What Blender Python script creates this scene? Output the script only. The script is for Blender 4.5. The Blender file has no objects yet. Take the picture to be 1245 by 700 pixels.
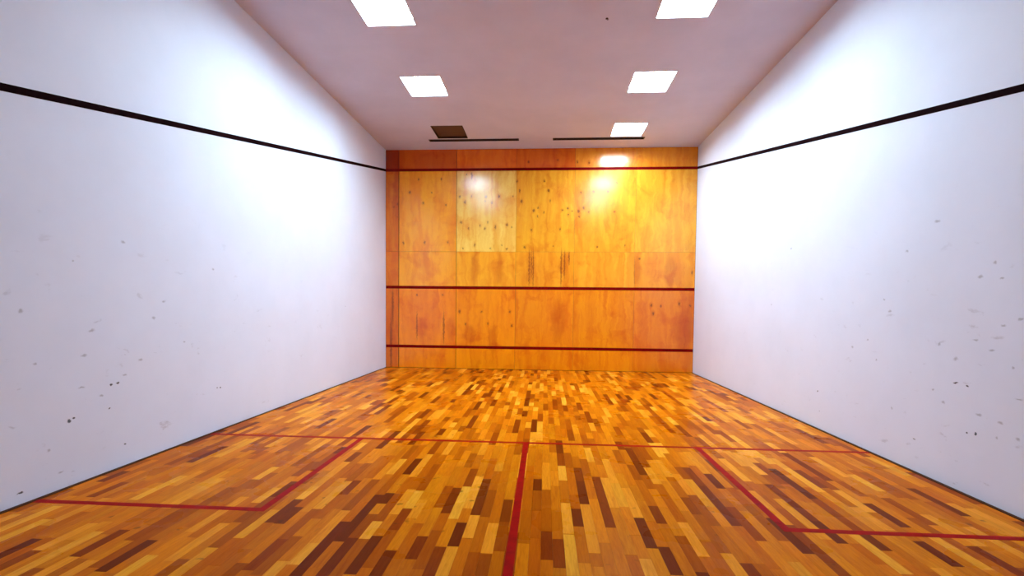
import bpy, bmesh, math, random
from mathutils import Matrix, Vector
random.seed(11)
S = bpy.context.scene
C = S.collection

# ------------------------------------------------------------------ camera
CAM = Vector((0.165, -9.975, 1.310))
YAW, PIT, ROL, FPX, OX, OY = -0.0636, -0.0390, 0.0103, 582.72, 2.52, 45.72
def cam_axes():
    f = Vector((math.sin(YAW), math.cos(YAW), 0)); r = Vector((math.cos(YAW), -math.sin(YAW), 0)); u = Vector((0, 0, 1))
    f2 = f * math.cos(PIT) + u * math.sin(PIT); u2 = -f * math.sin(PIT) + u * math.cos(PIT)
    # image axes turned by the roll (image y points down)
    right = r * math.cos(ROL) + u2 * math.sin(ROL)
    up = u2 * math.cos(ROL) - r * math.sin(ROL)
    return right, up, f2
RT, UP, FW = cam_axes()
cd = bpy.data.cameras.new('camera'); cam = bpy.data.objects.new('camera', cd); C.objects.link(cam)
m = Matrix((RT, UP, -FW)).transposed().to_4x4(); m.translation = CAM
cam.matrix_world = m
cd.sensor_fit = 'HORIZONTAL'; cd.sensor_width = 36.0
cd.lens = FPX / 1245 * 36.0
cd.shift_x = -OX / 1245; cd.shift_y = OY / 1245
cd.clip_start = 0.02; cd.clip_end = 100
S.camera = cam
def project(p):
    d = Vector(p) - CAM; z = d.dot(FW)
    if z < 0.05: return None
    return (622.5 + OX + FPX * d.dot(RT) / z, 350 + OY - FPX * d.dot(UP) / z)

# ------------------------------------------------------------------ world, exposure, light strength
w = bpy.data.worlds.new('World'); S.world = w; w.use_nodes = True
w.node_tree.nodes['Background'].inputs[0].default_value = (0.8, 0.87, 1.0, 1)
w.node_tree.nodes['Background'].inputs[1].default_value = 0.02
LAMP_STRENGTH = 92.0
LAMP_COLOUR = (0.675, 0.895, 1.06)
S.view_settings.view_transform = 'Standard'; S.view_settings.look = 'None'
S.view_settings.gamma = 1.0; S.view_settings.exposure = 0.0
S.view_settings.use_curve_mapping = False

# ------------------------------------------------------------------ sizes (metres)
W2, H, BACK = 3.2, 4.564, -11.0          # half width, ceiling height, rear end of the room
OUT_Z, SERVE_Z, TIN_Z, OUT_SLOPE = 4.143, 1.702, 0.4555, 0.2104
SHORT_Y, BOX_D, BOX_W = -5.397, 1.672, 1.579
LINE = 0.05

# ------------------------------------------------------------------ node helpers
class NT:
    def __init__(s, name):
        s.m = bpy.data.materials.new(name); s.m.use_nodes = True
        s.t = s.m.node_tree; s.b = s.t.nodes['Principled BSDF']
    def n(s, typ, **kw):
        x = s.t.nodes.new(typ)
        for k, v in kw.items(): setattr(x, k, v)
        return x
    def l(s, a, b): s.t.links.new(a, b)
    def math(s, op, a, b=None, c=None, clamp=False):
        x = s.n('ShaderNodeMath', operation=op); x.use_clamp = clamp
        for i, v in enumerate((a, b, c)):
            if v is None: continue
            if isinstance(v, (int, float)): x.inputs[i].default_value = v
            else: s.l(v, x.inputs[i])
        return x.outputs[0]
    def vmath(s, op, a, b=None, c=None):
        x = s.n('ShaderNodeVectorMath', operation=op)
        for i, v in enumerate((a, b, c)):
            if v is None: continue
            if isinstance(v, (tuple, list)): x.inputs[i].default_value = v
            else: s.l(v, x.inputs[i])
        return x.outputs['Value'] if op == 'LENGTH' else x.outputs[0]
    def noise(s, vec, scale, detail=3.0, rough=0.5, dist=0.0):
        x = s.n('ShaderNodeTexNoise'); s.l(vec, x.inputs['Vector'])
        x.inputs['Scale'].default_value = scale; x.inputs['Detail'].default_value = detail
        x.inputs['Roughness'].default_value = rough; x.inputs['Distortion'].default_value = dist
        return x
    def rng(s, v, a, b, c=0.0, d=1.0, smooth=False):
        x = s.n('ShaderNodeMapRange'); x.interpolation_type = 'SMOOTHSTEP' if smooth else 'LINEAR'
        s.l(v, x.inputs['Value'])
        for k, q in zip(('From Min', 'From Max', 'To Min', 'To Max'), (a, b, c, d)): x.inputs[k].default_value = q
        return x.outputs[0]
    def mix(s, fac, a, b, blend='MIX'):
        x = s.n('ShaderNodeMix', data_type='RGBA', blend_type=blend)
        if isinstance(fac, (int, float)): x.inputs[0].default_value = fac
        else: s.l(fac, x.inputs[0])
        for i, v in ((6, a), (7, b)):
            if isinstance(v, (tuple, list)): x.inputs[i].default_value = (*v[:3], 1)
            else: s.l(v, x.inputs[i])
        return x.outputs[2]
    def pos(s): return s.n('ShaderNodeNewGeometry').outputs['Position']
    def bump(s, h, strength, dist=0.01):
        x = s.n('ShaderNodeBump'); x.inputs['Strength'].default_value = strength; x.inputs['Distance'].default_value = dist
        s.l(h, x.inputs['Height']); s.l(x.outputs[0], s.b.inputs['Normal'])
    def blobs(s, vec, spots):
        """smallest normalised distance to a list of marks (centre, half sizes); below 1 is inside a mark"""
        acc = None
        for c, r in spots:
            sc = tuple(1 / q for q in r)
            d = s.vmath('LENGTH', s.vmath('MULTIPLY_ADD', vec, sc, tuple(-c[i] * sc[i] for i in range(3))))
            acc = d if acc is None else s.math('MINIMUM', acc, d)
        return acc
    def setp(s, rough=None, spec=None, coat=None, coat_rough=None, colour=None):
        if colour is not None:
            if isinstance(colour, (tuple, list)): s.b.inputs['Base Color'].default_value = (*colour[:3], 1)
            else: s.l(colour, s.b.inputs['Base Color'])
        if rough is not None:
            if isinstance(rough, (int, float)): s.b.inputs['Roughness'].default_value = rough
            else: s.l(rough, s.b.inputs['Roughness'])
        if spec is not None: s.b.inputs['Specular IOR Level'].default_value = spec
        if coat is not None: s.b.inputs['Coat Weight'].default_value = coat
        if coat_rough is not None: s.b.inputs['Coat Roughness'].default_value = coat_rough

def simple(name, col, rough=0.5, spec=0.5):
    q = NT(name); n = q.noise(q.pos(), 9.0, 4)
    c = q.mix(q.rng(n.outputs['Fac'], 0.35, 0.7), tuple(v * 0.88 for v in col), col)
    q.setp(rough=rough, spec=spec, colour=c); return q.m

# ------------------------------------------------------------------ materials
BIG = 1e3
def wall_material(name, dark, faint, base=(0.76, 0.82, 0.95)):
    q = NT(name); P = q.pos()
    jit = q.noise(P, 30.0, 3)
    jv = q.vmath('MULTIPLY_ADD', q.vmath('SUBTRACT', jit.outputs['Color'], (0.5, 0.5, 0.5)), (0.03, 0.03, 0.03), P)
    sep = q.n('ShaderNodeSeparateXYZ'); q.l(P, sep.inputs[0])
    cloud = q.noise(P, 1.3, 5, 0.6)
    col = q.mix(q.rng(cloud.outputs['Fac'], 0.4, 0.75), base, tuple(v * 0.95 for v in base))
    # ball scuffs, denser where balls hit
    st = q.n('ShaderNodeMapping'); st.inputs['Scale'].default_value = (1, 0.55, 1.2); q.l(P, st.inputs[0])
    scuff = q.noise(st.outputs[0], 9.0, 4, 0.62, 0.4)
    low = q.rng(sep.outputs[2], 2.6, 0.6, 0.0, 1.0, True)
    back = q.rng(sep.outputs[1], -2.0, -6.5, 0.25, 1.0, True)
    scm = q.math('MULTIPLY', q.rng(scuff.outputs['Fac'], 0.64, 0.74, 0, 0.42, True), q.math('MULTIPLY', low, back))
    col = q.mix(scm, col, (0.33, 0.34, 0.40))
    fd = q.blobs(jv, [((0, y, z), (BIG, a * .55, b * .55)) for y, z, a, b in faint])
    col = q.mix(q.rng(fd, 1.2, 0.2, 0, 0.55, True), col, (0.24, 0.25, 0.30))
    dd = q.blobs(jv, [((0, y, z), (BIG, a * .5, b * .5)) for y, z, a, b in dark])
    col = q.mix(q.rng(dd, 1.15, 0.5, 0, 0.95, True), col, (0.03, 0.032, 0.045))
    q.setp(rough=0.55, spec=0.35, colour=col)
    q.bump(q.noise(P, 55.0, 4).outputs['Fac'], 0.06, 0.004)
    return q.m

R = random.Random(5)
LM = [(-6.470, 0.669, .030, .022), (-6.412, 0.673, .032, .018), (-6.806, 0.465, .034, .026), (-6.769, 0.480, .022, .018),
      (-6.489, 0.492, .020, .016), (-6.357, 0.170, .020, .014), (-5.212, 0.438, .020, .018), (-5.262, 0.447, .022, .018), (-7.133, 0.077, .040, .014)]
LF = [(-5.937, 1.328), (-6.048, 1.185), (-6.191, 0.838), (-7.025, 0.902), (-6.684, 0.922), (-6.709, 0.69), (-6.344, 0.735), (-6.333, 1.796),
      (-6.746, 1.612), (-5.298, 1.662), (-6.873, 0.121), (-2.062, 1.294), (-6.55, 0.60), (-6.95, 0.30), (-5.70, 0.95), (-6.62, 1.10), (-7.10, 1.25)]
RM = [(-6.253, 0.784, .045, .012), (-6.351, 0.776, .028, .018), (-6.368, 0.441, .022, .014), (-6.434, 0.452, .028, .022), (-5.888, 0.260, .034, .010), (-4.479, 0.413, .024, .020)]
RF = [(-6.611, 0.571), (-6.09, 1.058), (-6.244, 0.96), (-6.527, 1.053), (-6.6, 1.217), (-6.681, 0.949), (-6.713, 1.264), (-5.615, 0.46), (-5.469, 1.41),
      (-5.547, 1.307), (-5.271, 1.034), (-6.399, 1.111), (-6.729, 0.754), (-6.452, 0.591), (-6.593, 0.467), (-6.737, 0.496), (-4.523, 0.201), (-6.519, 1.643),
      (-5.721, 1.813), (-6.023, 2.007), (-6.572, 1.534), (-6.413, 1.555), (-3.33, 1.378), (-3.802, 2.067), (-5.40, 0.86), (-6.05, 0.70), (-6.15, 0.62), (-5.05, 0.95)]
fz = lambda l: [(y, z, R.uniform(.022, .055), R.uniform(.014, .026)) for y, z in l]
M_wall_l = wall_material('white_plaster_scuffed_a', LM, fz(LF))
M_wall_r = wall_material('white_plaster_scuffed_b', RM, fz(RF))
M_wall_b = simple('white_plaster_plain', (0.55, 0.58, 0.66), 0.6, 0.3)

def ceiling_material():
    q = NT('ceiling_plaster'); P = q.pos()
    c = q.mix(q.rng(q.noise(P, 1.1, 5, 0.6).outputs['Fac'], 0.35, 0.7), (0.62, 0.59, 0.67), (0.56, 0.53, 0.61))
    q.setp(rough=0.8, spec=0.2, colour=c)
    q.bump(q.noise(P, 40.0, 4).outputs['Fac'], 0.08, 0.004)
    return q.m
M_ceil = ceiling_material()

def strip_material(name, per_object):
    """varnished parquet: the tone of each strip comes from the strip itself"""
    q = NT(name); P = q.pos()
    if per_object: tint = q.n('ShaderNodeObjectInfo').outputs['Color']
    else:
        a = q.n('ShaderNodeAttribute'); a.attribute_name = 'tint'; tint = a.outputs['Color']
    off = q.vmath('MULTIPLY_ADD', tint, (31.0, 57.0, 91.0), P)      # a different cut of grain for each strip
    mp = q.n('ShaderNodeMapping'); mp.inputs['Scale'].default_value = (1.0, 0.09, 1.0); q.l(off, mp.inputs[0])
    g = q.noise(mp.outputs[0], 95.0, 5, 0.65, 0.6)
    g2 = q.noise(mp.outputs[0], 22.0, 3, 0.5, 1.2)
    c = q.mix(q.rng(g.outputs['Fac'], 0.40, 0.72, 0, 0.55), tint, q.mix(1.0, tint, (0.70, 0.48, 0.22), 'MULTIPLY'))
    c = q.mix(q.rng(g2.outputs['Fac'], 0.5, 0.72, 0, 0.5), c, q.mix(1.0, c, (0.74, 0.52, 0.30), 'MULTIPLY'))
    kn = q.noise(off, 11.0, 2)
    c = q.mix(q.rng(kn.outputs['Fac'], 0.70, 0.78, 0, 0.6), c, (0.07, 0.018, 0.003))
    wear = q.noise(P, 2.3, 4)
    q.setp(rough=q.rng(wear.outputs['Fac'], 0.3, 0.7, 0.24, 0.36), spec=0.5, colour=c); q.b.inputs['IOR'].default_value = 1.075
    q.bump(g.outputs['Fac'], 0.05, 0.002)
    return q.m
M_strip = strip_material('oak_strip_varnished', True)
M_strips = strip_material('oak_strip_varnished_field', False)
M_sub = simple('dark_subfloor', (0.016, 0.006, 0.002), 0.8, 0.1)

# plywood: knots, cracks and runs in wall coordinates (x, z, half width, half height)
K = [(-2.5, 3.95), (-2.02, 3.95), (-2.22, 3.68), (-2.69, 3.68), (-2.4, 3.46), (-1.92, 3.42), (-2.95, 3.44), (-3.03, 3.38), (-2.95, 3.17), (-2.37, 2.64), (-1.88, 2.65), (-2.82, 2.63),
     (-1.49, 4.05), (-1.63, 3.59), (-1.38, 3.6), (-1.08, 3.59), (-0.81, 3.59), (-0.52, 3.59), (-1.52, 3.47), (-1.1, 3.5), (-0.96, 3.46), (-1.6, 3.06), (-1.44, 2.93), (-1.2, 2.99),
     (-1.04, 3.06), (-0.88, 2.96), (-0.64, 3.01), (-0.54, 2.96), (-1.1, 2.93), (-1.56, 2.52), (-1.31, 2.59), (-0.98, 2.52), (-0.74, 2.59), (-0.64, 2.51),
     (-0.38, 3.7), (0.21, 3.7), (0.12, 3.9), (-0.34, 3.49), (0.25, 3.5), (0.0, 3.36), (-0.09, 3.3), (0.12, 3.26), (-0.01, 3.18), (0.5, 3.31), (0.61, 3.34), (0.7, 3.29), (0.62, 3.21),
     (0.46, 2.92), (-0.13, 2.9), (-0.27, 2.55), (0.32, 2.57), (-0.44, 3.9), (0.87, 3.66), (1.13, 3.68), (1.42, 3.68), (1.59, 3.85), (0.83, 3.28), (0.93, 3.35), (1.04, 3.27), (0.84, 3.17),
     (1.56, 3.27), (1.22, 2.56), (1.78, 2.58), (0.39, 4.32), (0.79, 4.28), (1.03, 4.26), (-0.21, 4.29),
     (-2.53, 1.54), (-1.98, 1.55), (-1.62, 1.2), (-1.15, 1.2), (-1.49, 0.94), (-1.02, 0.95), (-0.52, 0.92), (-0.56, 1.21), (2.08, 2.32), (2.34, 1.38), (2.53, 1.36), (2.38, 1.2),
     (2.9, 1.41), (3.12, 1.37), (3.14, 2.04)]
RUNS = [(-0.169, 2.435, 1.79, .010), (-0.086, 2.436, 1.79, .010), (-0.125, 2.436, 1.95, .008), (0.491, 2.437, 1.80, .011), (0.558, 2.438, 1.95, .010), (0.651, 2.438, 2.20, .010),
        (-3.05, 1.60, 0.95, .014), (-3.085, 1.05, 0.0, .018), (-2.528, 1.14, 0.66, .012), (-1.956, 1.14, 0.58, .014), (-1.38, 4.08, 3.94, .012)]
BANDS = [(-1.312, 2.44, 1.75, .11), (-0.778, 2.44, 1.75, .10), (2.038, 2.40, 1.75, .10), (2.70, 2.42, 1.70, .14), (-0.13, 2.44, 1.72, .13), (0.55, 2.44, 1.95, .13),
         (-2.42, 1.10, 0.60, .13), (-1.80, 1.10, 0.55, .14), (0.45, 1.50, 0.55, .16), (-2.95, 4.3, 3.0, .12), (-1.4, 0.95, 0.5, .16), (-0.9, 0.95, 0.3, .12), (3.02, 1.45, 0.35, .22)]
def plywood_material():
    q = NT('varnished_plywood'); P = q.pos()
    tint = q.n('ShaderNodeObjectInfo').outputs['Color']
    wob = q.noise(P, 4.0, 4, 0.65)
    J = q.vmath('MULTIPLY_ADD', q.vmath('SUBTRACT', wob.outputs['Color'], (0.5, 0.5, 0.5)), (0.20, 0.0, 0.30), P)
    off = q.vmath('MULTIPLY_ADD', tint, (7.0, 3.0, 11.0), J)
    mp = q.n('ShaderNodeMapping'); mp.inputs['Scale'].default_value = (1.0, 1.0, 0.11); q.l(off, mp.inputs[0])
    g = q.noise(mp.outputs[0], 30.0, 5, 0.6, 0.5)
    f = q.noise(mp.outputs[0], 4.5, 4, 0.55, 1.5)                      # broad veneer figure
    blot = q.noise(off, 2.4, 4, 0.6, 0.6)
    c = q.mix(q.rng(f.outputs['Fac'], 0.42, 0.70, 0, 0.85), tint, q.mix(1.0, tint, (0.86, 0.58, 0.22), 'MULTIPLY'))
    c = q.mix(q.rng(blot.outputs['Fac'], 0.50, 0.72, 0, 0.85), c, q.mix(1.0, c, (0.85, 0.56, 0.20), 'MULTIPLY'))
    c = q.mix(q.rng(g.outputs['Fac'], 0.48, 0.78, 0, 0.35), c, q.mix(1.0, c, (0.80, 0.52, 0.20), 'MULTIPLY'))
    bd = q.blobs(J, [((x, 0, (a + b) / 2), (h, BIG, (a - b) / 2 * 1.15)) for x, a, b, h in BANDS])
    c = q.mix(q.rng(bd, 1.15, 0.45, 0, 0.6, True), c, q.mix(1.0, c, (0.72, 0.42, 0.16), 'MULTIPLY'))
    rr = random.Random(8)
    jit = q.noise(P, 24.0, 2)
    J2 = q.vmath('MULTIPLY_ADD', q.vmath('SUBTRACT', jit.outputs['Color'], (0.5, 0.5, 0.5)), (0.05, 0.0, 0.07), P)
    spots = []
    for x, z in K:
        s = rr.uniform(0.009, 0.019); spots.append(((x, 0, z), (s, BIG, s * rr.uniform(1.0, 2.0))))
    kd = q.blobs(J2, spots)
    c = q.mix(q.rng(kd, 3.4, 1.0, 0, 0.35, True), c, q.mix(1.0, c, (0.62, 0.36, 0.14), 'MULTIPLY'))
    c = q.mix(q.rng(kd, 1.5, 0.6, 0, 0.80, True), c, (0.17, 0.036, 0.003))
    rd = q.blobs(J2, [((x, 0, (a + b) / 2), (h * 1.25, BIG, (a - b) / 2)) for x, a, b, h in RUNS])
    c = q.mix(q.rng(rd, 1.6, 0.6, 0, 0.75, True), c, (0.27, 0.040, 0.002))
    q.setp(rough=0.4, spec=0.05, coat=0.9, coat_rough=0.19, colour=c); q.b.inputs['Coat IOR'].default_value = 1.58
    q.bump(q.noise(P, 2.2, 3).outputs['Fac'], 0.06, 0.02)
    return q.m
M_ply = plywood_material()
M_seam = simple('dark_batten', (0.05, 0.016, 0.005), 0.8, 0.2)
def paint(name, col, rough):
    q = NT(name); n = q.noise(q.pos(), 14.0, 4, 0.6)
    q.b.inputs['IOR'].default_value = 1.08; q.setp(rough=rough, spec=0.5, colour=q.mix(q.rng(n.outputs['Fac'], 0.45, 0.7), col, tuple(v * 0.62 for v in col))); return q.m
M_redfloor = paint('red_floor_paint', (0.36, 0.001, 0.002), 0.4)
M_redwood = paint('dark_red_paint', (0.19, 0.002, 0.002), 0.45)
M_redwall = paint('black_red_paint', (0.009, 0.001, 0.002), 0.8)
def emitter():
    q = NT('lamp_diffuser_lit'); q.setp(rough=0.5, colour=(0.9, 0.9, 0.9))
    q.b.inputs['Emission Color'].default_value = (*LAMP_COLOUR, 1); q.b.inputs['Emission Strength'].default_value = LAMP_STRENGTH
    return q.m
M_emit = emitter()
M_frame = simple('grey_metal_frame', (0.34, 0.32, 0.34), 0.45)
M_white = simple('white_enamel', (0.42, 0.42, 0.43), 0.4)
M_unlit = simple('unlit_brown_diffuser', (0.085, 0.034, 0.014), 0.6)
M_dark = simple('black_brown_metal', (0.030, 0.012, 0.008), 0.6, 0.3)

# ------------------------------------------------------------------ mesh helpers
def box(bm, x0, x1, y0, y1, z0, z1):
    v = [bm.verts.new(p) for p in ((x0, y0, z0), (x1, y0, z0), (x1, y1, z0), (x0, y1, z0), (x0, y0, z1), (x1, y0, z1), (x1, y1, z1), (x0, y1, z1))]
    for f in ((0, 3, 2, 1), (4, 5, 6, 7), (0, 1, 5, 4), (1, 2, 6, 5), (2, 3, 7, 6), (3, 0, 4, 7)): bm.faces.new([v[i] for i in f])
def obj(name, bm, mat, parent=None, bevel=0.0):
    if bevel:
        bmesh.ops.bevel(bm, geom=bm.edges[:], offset=bevel, segments=1, affect='EDGES')
    me = bpy.data.meshes.new(name); bm.to_mesh(me); bm.free(); me.materials.append(mat)
    o = bpy.data.objects.new(name, me); C.objects.link(o)
    if parent is not None: o.parent = parent
    return o
def boxes(name, lst, mat, parent=None, bevel=0.0):
    bm = bmesh.new()
    for b in lst: box(bm, *b)
    return obj(name, bm, mat, parent, bevel)
def structure(o): o['kind'] = 'structure'; return o
def prism(name, pts, y_or_x, depth, axis, mat, parent):
    """a flat strip outline with thickness. axis 'x': pts are (y, z) on a side wall"""
    bm = bmesh.new(); a = []; b = []
    for u, v in pts:
        a.append(bm.verts.new((y_or_x, u, v))); b.append(bm.verts.new((y_or_x + depth, u, v)))
    n = len(pts); bm.faces.new(a); bm.faces.new(b[::-1])
    for i in range(n): bm.faces.new((a[i], b[i], b[(i + 1) % n], a[(i + 1) % n]))
    bmesh.ops.recalc_face_normals(bm, faces=bm.faces[:])
    return obj(name, bm, mat, parent)

# ------------------------------------------------------------------ floor
FT = 0.0                                   # walking surface
floor = structure(boxes('floor', [(-W2 - .2, W2 + .2, BACK - .2, .2, -.15, -.0135)], M_sub))
def tone(t):
    """strip colour from dark heartwood (0) to pale sapwood (1)"""
    stops = [(0.0, (0.11, 0.012, 0.001)), (0.2, (0.28, 0.043, 0.001)), (0.45, (0.51, 0.110, 0.001)), (0.7, (0.72, 0.208, 0.003)), (1.0, (0.90, 0.385, 0.028))]
    for (a, ca), (b, cb) in zip(stops, stops[1:]):
        if t <= b:
            k = (t - a) / (b - a); return [ca[i] + (cb[i] - ca[i]) * k for i in range(3)]
    return list(stops[-1][1])
# strips that stand out in the photograph: x, far end, near end, tone
FIXED = [(0.738, -6.98, -7.36, 0.0), (0.395, -6.88, -7.13, 0.0), (0.544, -6.27, -7.13, 0.10), (0.113, -6.36, -6.59, 0.0), (-0.347, -7.14, -7.43, 0.0), (-0.422, -6.59, -7.02, 0.05),
         (-0.885, -6.73, -6.91, 0.0), (-0.964, -7.08, -7.43, 0.0), (-1.444, -6.89, -7.24, 0.05), (1.568, -6.91, -7.35, 0.0), (-2.595, -7.54, -7.80, 0.0), (-1.964, -7.50, -7.82, 0.0),
         (-0.092, -6.77, -7.11, 0.10), (0.801, -7.34, -7.62, 0.0), (0.347, -6.79, -7.23, 0.90), (0.328, -7.24, -7.67, 0.95), (0.469, -6.80, -7.44, 0.80), (0.895, -6.79, -7.05, 0.10),
         (1.333, -5.98, -6.39, 0.10), (1.497, -6.12, -6.43, 0.0), (2.275, -7.15, -7.42, 0.0), (2.059, -7.05, -7.28, 0.05), (-0.481, -7.33, -7.58, 0.10), (-0.368, -7.44, -7.80, 0.15),
         (-0.639, -7.50, -7.75, 0.05), (-1.383, -7.01, -7.25, 0.05), (-1.033, -7.70, -8.0, 0.0), (-0.699, -6.97, -7.27, 0.15), (-0.28, -7.03, -7.33, 0.90), (-0.113, -7.13, -7.49, 0.85),
         (-1.077, -7.46, -7.68, 0.90), (-2.233, -7.40, -7.70, 0.10), (-1.306, -7.43, -7.75, 0.15), (-0.22, -6.61, -7.05, 0.25), (0.178, -7.21, -7.53, 0.10), (0.25, -7.30, -7.60, 0.15), (-0.159, -7.50, -7.80, 0.22)]
SW, GAP, NR = 0.0640, 0.0002, 99
X0 = -SW * NR / 2
rs = random.Random(21)
def rand_tone():
    r = rs.random()
    if r < 0.06: return rs.uniform(0.05, 0.18)
    if r < 0.24: return rs.uniform(0.22, 0.40)
    if r < 0.82: return rs.uniform(0.42, 0.68)
    return rs.uniform(0.68, 0.95)
strips = []                                # row, near y, far y, tone
for i in range(NR):
    xc = X0 + (i + .5) * SW
    fx = sorted([(n, f, t) for x, f, n, t in FIXED if X0 + i * SW <= x < X0 + (i + 1) * SW])
    y = BACK + .016 - (rs.uniform(0, .0)); END = -.012
    k = 0; cur = y; first = True
    def fill(a, b):
        cur = a
        while b - cur > 1e-4:
            L = rs.choice((.22, .28, .34, .40, .40, .46, .52, .60)) * rs.uniform(.92, 1.08)
            if cur == BACK + .016: L *= rs.uniform(.35, 1)
            if b - cur - L < 0.13: L = b - cur
            if L > .75: L = (b - cur) / 2
            strips.append((i, cur, cur + L, rand_tone())); cur += L
    for n, f, t in fx:
        if n < cur: continue
        fill(cur, n); strips.append((i, n, f, .07 + .9 * t)); cur = f
    fill(cur, END)
def shown(s):
    i, a, b, t = s; x0 = X0 + i * SW; x1 = x0 + SW
    pts = [project((x, y, 0)) for x, y in ((x0, a), (x1, a), (x1, b), (x0, b))]
    if any(p is None for p in pts): return 0.0
    cx = sum(p[0] for p in pts) / 4; cy = sum(p[1] for p in pts) / 4
    if not (-5 < cx < 1250 and cy < 705): return 0.0
    return abs(sum(pts[j][0] * pts[(j + 1) % 4][1] - pts[(j + 1) % 4][0] * pts[j][1] for j in range(4))) / 2
order = sorted(range(len(strips)), key=lambda j: -shown(strips[j]))
single = set(order[:300])
TH = 0.013
def strip_shape(hx, hy):
    c = 0.0002
    v = [(-hx, -hy, -TH), (hx, -hy, -TH), (hx, hy, -TH), (-hx, hy, -TH), (-hx + c, -hy + c, 0), (hx - c, -hy + c, 0), (hx - c, hy - c, 0), (-hx + c, hy - c, 0)]
    return v, [(4, 5, 6, 7), (0, 1, 5, 4), (1, 2, 6, 5), (2, 3, 7, 6), (3, 0, 4, 7), (0, 3, 2, 1)]
cache = {}
fv, ff, fc = [], [], []
for j, (i, a, b, t) in enumerate(strips):
    col = tone(min(1, max(0, t))); h = rs.uniform(-.04, .04); col = [col[0] * (1 + h), col[1] * (1 - h * .5), col[2] * (1 - h)]
    xc = X0 + (i + .5) * SW; yc = (a + b) / 2; hx = (SW - GAP) / 2; hy = (b - a - GAP) / 2; dz = rs.uniform(-.0004, 0)
    if j in single:
        key = round(hy, 3)
        if key not in cache:
            vv, fcs = strip_shape(hx, key - .0002); me = bpy.data.meshes.new('floor_strip'); me.from_pydata(vv, [], fcs); me.materials.append(M_strip); cache[key] = me
        o = bpy.data.objects.new('floor_strip', cache[key]); C.objects.link(o); o.parent = floor
        o.location = (xc, yc, dz); o.color = (*col, 1)
    else:
        vv, fcs = strip_shape(hx, hy); n0 = len(fv)
        fv += [(x + xc, y + yc, z + dz) for x, y, z in vv]; ff += [tuple(n0 + q for q in f) for f in fcs]; fc += [col] * len(fcs)
me = bpy.data.meshes.new('floor_strip_field'); me.from_pydata(fv, [], ff); me.materials.append(M_strips)
at = me.attributes.new('tint', 'FLOAT_COLOR', 'FACE')
at.data.foreach_set('color', [q for c in fc for q in (*c, 1.0)])
o = bpy.data.objects.new('floor_strip_field', me); C.objects.link(o); o.parent = floor; o['kind'] = 'stuff'

# painted court lines on the floor
def floor_line(name, pts, label):
    bm = bmesh.new(); z0, z1 = -.0006, .0007
    a = [bm.verts.new((x, y, z0)) for x, y in pts]; b = [bm.verts.new((x, y, z1)) for x, y in pts]
    bm.faces.new(b); bm.faces.new(a[::-1]); n = len(pts)
    for i in range(n): bm.faces.new((a[i], a[(i + 1) % n], b[(i + 1) % n], b[i]))
    bmesh.ops.recalc_face_normals(bm, faces=bm.faces[:])
    o = obj(name, bm, M_redfloor, floor); o['label'] = label; return o
h = LINE / 2; E = W2 - .031
floor_line('short_line', [(-E, SHORT_Y - h), (E, SHORT_Y - h), (E, SHORT_Y + h), (-E, SHORT_Y + h)], 'red line painted across the whole floor')
floor_line('half_court_line', [(-h, -9.75), (h, -9.75), (h, SHORT_Y - h), (-h, SHORT_Y - h)], 'red line running down the middle of the floor')
BX = W2 - BOX_W; BY = SHORT_Y - BOX_D
for s in (-1, 1):
    floor_line('service_box_line', [(s * E, BY - h), (s * (BX - h), BY - h), (s * (BX - h), SHORT_Y - h), (s * (BX + h), SHORT_Y - h), (s * (BX + h), BY + h), (s * E, BY + h)], 'red L-shaped line of a corner box on the floor')

# ------------------------------------------------------------------ side walls and back wall
wl = structure(boxes('wall_left', [(-W2 - .2, -W2, BACK, 0, -.0135, H)], M_wall_l))
wr = structure(boxes('wall_right', [(W2, W2 + .2, BACK, 0, -.0135, H)], M_wall_r))
wb = structure(boxes('wall_back', [(-W2 - .2, W2 + .2, BACK - .2, BACK, -.0135, H)], M_wall_b))
zb = OUT_Z - OUT_SLOPE * 10.9
for s, wall in ((-1, wl), (1, wr)):
    o = prism('out_line', [(-.004, OUT_Z - h), (-.004, OUT_Z + h), (-10.9, zb + h), (-10.9, zb - h)], s * (W2 - .0015), s * .003, 'x', M_redwall, wall)
    o['label'] = 'dark line sloping down along the white wall'

# added dark strips painting in the shadow gap between floor and side walls
M_gap_shade = simple('dark_brown_gap_shade', (0.060, 0.018, 0.005), 0.7, 0.1)
for s, nm in ((-1, 'shadow_gap_left'), (1, 'shadow_gap_right')):
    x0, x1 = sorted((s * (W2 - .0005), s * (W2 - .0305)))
    structure(boxes(nm, [(x0, x1, BACK + .001, -.001, -.0135, .005)], M_gap_shade, bevel=.002))

# ------------------------------------------------------------------ front wall of plywood sheets
wf = structure(boxes('wall_front', [(-W2 - .2, W2 + .2, .016, .2, -.0135, H)], M_seam))
cols = [-3.2, -2.915, -1.693, -0.452, 0.752, 1.987, 3.2]
SEAM = 2.452
top = [(0.36, 0.030, 0.001), (0.62, 0.100, 0.002), (0.80, 0.160, 0.003), (0.72, 0.135, 0.002), (0.80, 0.27, 0.010), (0.80, 0.27, 0.008)]
upper = [(0.72, 0.180, 0.002), (0.97, 0.385, 0.008), (1.00, 0.63, 0.105), (0.90, 0.400, 0.014), (0.88, 0.370, 0.014), (0.88, 0.400, 0.018)]
middle = [(0.78, 0.200, 0.002), (0.97, 0.380, 0.008), (0.96, 0.405, 0.014), (0.90, 0.355, 0.010), (0.90, 0.365, 0.014), (0.88, 0.345, 0.008)]
lower = [(0.74, 0.165, 0.001), (0.95, 0.285, 0.001), (0.93, 0.300, 0.001), (0.86, 0.270, 0.001), (0.84, 0.270, 0.001), (0.80, 0.220, 0.001)]
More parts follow.
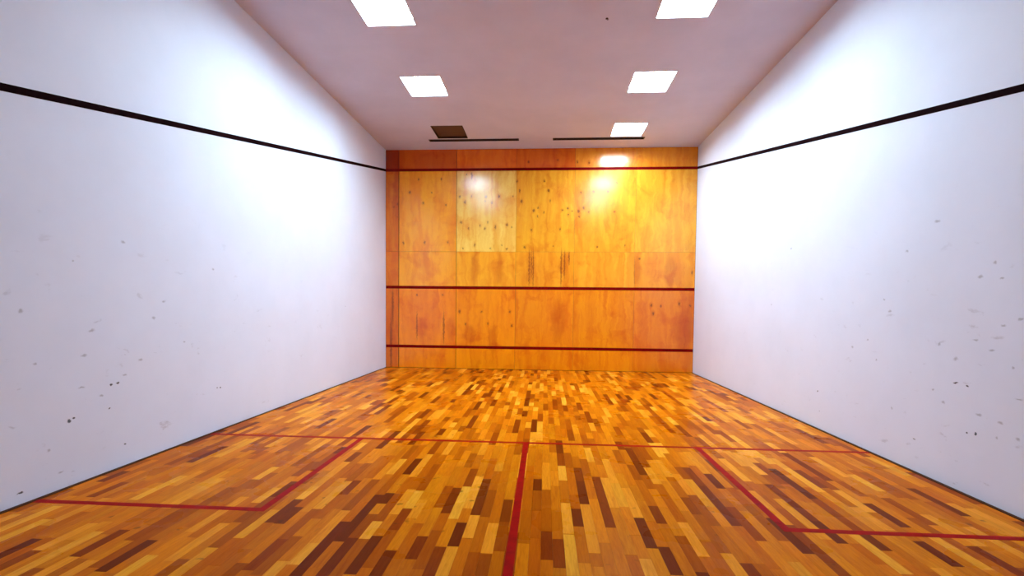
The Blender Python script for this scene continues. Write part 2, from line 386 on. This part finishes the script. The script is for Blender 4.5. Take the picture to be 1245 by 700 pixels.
for k in range(6):
    a, b = cols[k] + .0015, cols[k + 1] - .0015
    if k == 0: a = cols[0] + .004
    if k == 5: b = cols[6] - .004
    if k == 0: b -= .010
    if k == 1: b -= .006
    for z0, z1, tt in ((.004, SERVE_Z - .0015, lower[k]), (SERVE_Z + .0015, SEAM - .0015, middle[k]), (SEAM + .0015, OUT_Z - .0015, upper[k]), (OUT_Z + .0015, H - .004, top[k])):
        bm = bmesh.new(); box(bm, a, b, 0.0, .0158, z0, z1)
        o = obj('plywood_panel', bm, M_ply, wf, bevel=.0012); o.color = (*tt, 1)
for nm, z, lab in (('out_line', OUT_Z, 'dark red line near the top of the plywood wall'), ('service_line', SERVE_Z, 'dark red line at mid height of the plywood wall'), ('tin_line', TIN_Z, 'dark red line low on the plywood wall')):
    o = boxes(nm, [(-W2 + .004, W2 - .004, -.002, .0002, z - .03 if nm != 'out_line' else z - .028, z + .03 if nm != 'out_line' else z + .028)], M_redwood, wf); o['label'] = lab

# ------------------------------------------------------------------ ceiling with recesses for the lamps and slots
LX, LW = 1.652, 0.292
ROWS = [-0.965, -2.825, -4.690]
lamps = [(s * LX, y) for y in ROWS for s in (-1, 1)]
holes = [(x - LW, x + LW, y - .322, y + .322) for x, y in lamps]
SLOTS = [(-2.151, -0.378, -0.528), (0.276, 2.029, -0.530)]
holes += [(a, b, y - .062, y + .062) for a, b, y in SLOTS]
xs = sorted({-W2 - .2, W2 + .2} | {v for q in holes for v in q[:2]}); ys = sorted({BACK - .2, .2} | {v for q in holes for v in q[2:]})
bm = bmesh.new(); vv = {}
def vert(x, y, z):
    if (x, y, z) not in vv: vv[(x, y, z)] = bm.verts.new((x, y, z))
    return vv[(x, y, z)]
CT = .16
inhole = lambda x, y: any(a < x < b and c < y < d for a, b, c, d in holes)
solid = [[not inhole((xs[i] + xs[i + 1]) / 2, (ys[j] + ys[j + 1]) / 2) for j in range(len(ys) - 1)] for i in range(len(xs) - 1)]
for i in range(len(xs) - 1):
    for j in range(len(ys) - 1):
        a, b, c, d = xs[i], xs[i + 1], ys[j], ys[j + 1]
        bm.faces.new([vert(a, c, H + CT), vert(b, c, H + CT), vert(b, d, H + CT), vert(a, d, H + CT)])
        if solid[i][j]:
            bm.faces.new([vert(a, d, H), vert(b, d, H), vert(b, c, H), vert(a, c, H)])
            for di, dj, p, q in ((-1, 0, (a, c), (a, d)), (1, 0, (b, d), (b, c)), (0, -1, (b, c), (a, c)), (0, 1, (a, d), (b, d))):
                ii, jj = i + di, j + dj
                out = not (0 <= ii < len(xs) - 1 and 0 <= jj < len(ys) - 1)
                if out or not solid[ii][jj]:
                    bm.faces.new([vert(*p, H), vert(*q, H), vert(*q, H + CT), vert(*p, H + CT)])
ceiling = structure(obj('ceiling', bm, M_ceil))

# ------------------------------------------------------------------ ceiling lamps
def thing(name, label, cat, loc, group=None):
    o = bpy.data.objects.new(name, None); C.objects.link(o); o.location = loc; o.empty_display_size = .1
    o['label'] = label; o['category'] = cat
    if group: o['group'] = group
    return o
def part(name, lst, mat, parent, bevel=0.0): return boxes(name, lst, mat, parent, bevel)
def lamp(x, y, lit, label):
    t = thing('ceiling_light', label, 'light', (x, y, H), 'square lamps recessed in the ceiling')
    a, b, g = LW - .001, .321, .009
    dep = .10
    part('housing', [(-a, a, -b, b, dep, dep + .01), (-a, -a + .006, -b, b, .004, dep), (a - .006, a, -b, b, .004, dep), (-a + .006, a - .006, -b, -b + .006, .004, dep), (-a + .006, a - .006, b - .006, b, .004, dep)], M_white if lit else M_dark, t)
    fr = [(-a, -a + g, -b, b, -.004, .003), (a - g, a, -b, b, -.004, .003), (-a + g, a - g, -b, -b + g, -.004, .003), (-a + g, a - g, b - g, b, -.004, .003)]
    part('frame', fr, M_frame if lit else M_dark, t)
    z = .075 if lit else .030
    part('diffuser', [(-a + .008, a - .008, -b + .008, b - .008, z, z + .006)], M_emit if lit else M_unlit, t)
    return t
nth = {1: 'second', 2: 'third', 3: 'fourth'}
for n, (x, y) in enumerate(lamps):
    r = n // 2; side = n % 2
    if n == 0: lab = 'unlit dark square lamp in the ceiling by the plywood wall'
    elif n == 1: lab = 'lit square ceiling lamp mirrored in the plywood wall right beside it'
    else: lab = 'lit square ceiling lamp, %s from the plywood wall in the %s' % (nth[r], 'file with the unlit lamp' if side == 0 else 'all-lit file')
    lamp(x, y, n != 0, lab)

# ------------------------------------------------------------------ slot vents
for n, (a, b, y) in enumerate(SLOTS):
    L = (b - a) / 2 - .001; w_ = .061
    t = thing('slot_vent', 'long dark slot vent in the ceiling beside the %s square lamp' % ('unlit' if n == 0 else 'lit'), 'vent', ((a + b) / 2, y, H), 'slot vents in the ceiling')
    part('channel', [(-L, L, -w_, w_, .07, .08), (-L, L, -w_, -w_ + .003, .003, .07), (-L, L, w_ - .003, w_, .003, .07)], M_dark, t)
    part('frame', [(-L, L, -w_, -w_ + .008, -.004, .002), (-L, L, w_ - .008, w_, -.004, .002), (-L, -L + .02, -w_ + .008, w_ - .008, -.004, .002), (L - .02, L, -w_ + .008, w_ - .008, -.004, .002)], M_dark, t)
    part('louvre', [(-L + .021, L - .021, -.004, .004, .004, .030)], M_dark, t)

# ------------------------------------------------------------------ small dark fitting on the ceiling
t = thing('ceiling_hook', 'tiny dark hook fixed to the bare ceiling', 'hook', (0.821, -4.40, H))
bm = bmesh.new(); bmesh.ops.create_cone(bm, cap_ends=True, segments=16, radius1=.016, radius2=.012, depth=.006, matrix=Matrix.Translation((0, 0, -.003)))
obj('plate', bm, M_dark, t)
bm = bmesh.new()
prev = None; N = 14; ring = 6; rad = .0028
path = [Vector((0, 0, -.004)), Vector((0, 0, -.012))] + [Vector((.008 - .008 * math.cos(a), 0, -.012 - .008 * math.sin(a))) for a in [math.pi * q / 10 * 1.3 for q in range(1, 11)]]
for k, p in enumerate(path):
    d = (path[min(k + 1, len(path) - 1)] - path[max(k - 1, 0)]).normalized(); s1 = Vector((0, 1, 0)); s2 = d.cross(s1)
    cur = [bm.verts.new(p + s1 * rad * math.cos(2 * math.pi * q / ring) + s2 * rad * math.sin(2 * math.pi * q / ring)) for q in range(ring)]
    if prev:
        for q in range(ring): bm.faces.new((prev[q], prev[(q + 1) % ring], cur[(q + 1) % ring], cur[q]))
    else: bm.faces.new(cur)
    prev = cur
bm.faces.new(prev[::-1])
bmesh.ops.recalc_face_normals(bm, faces=bm.faces[:])
obj('hook_wire', bm, M_dark, t)
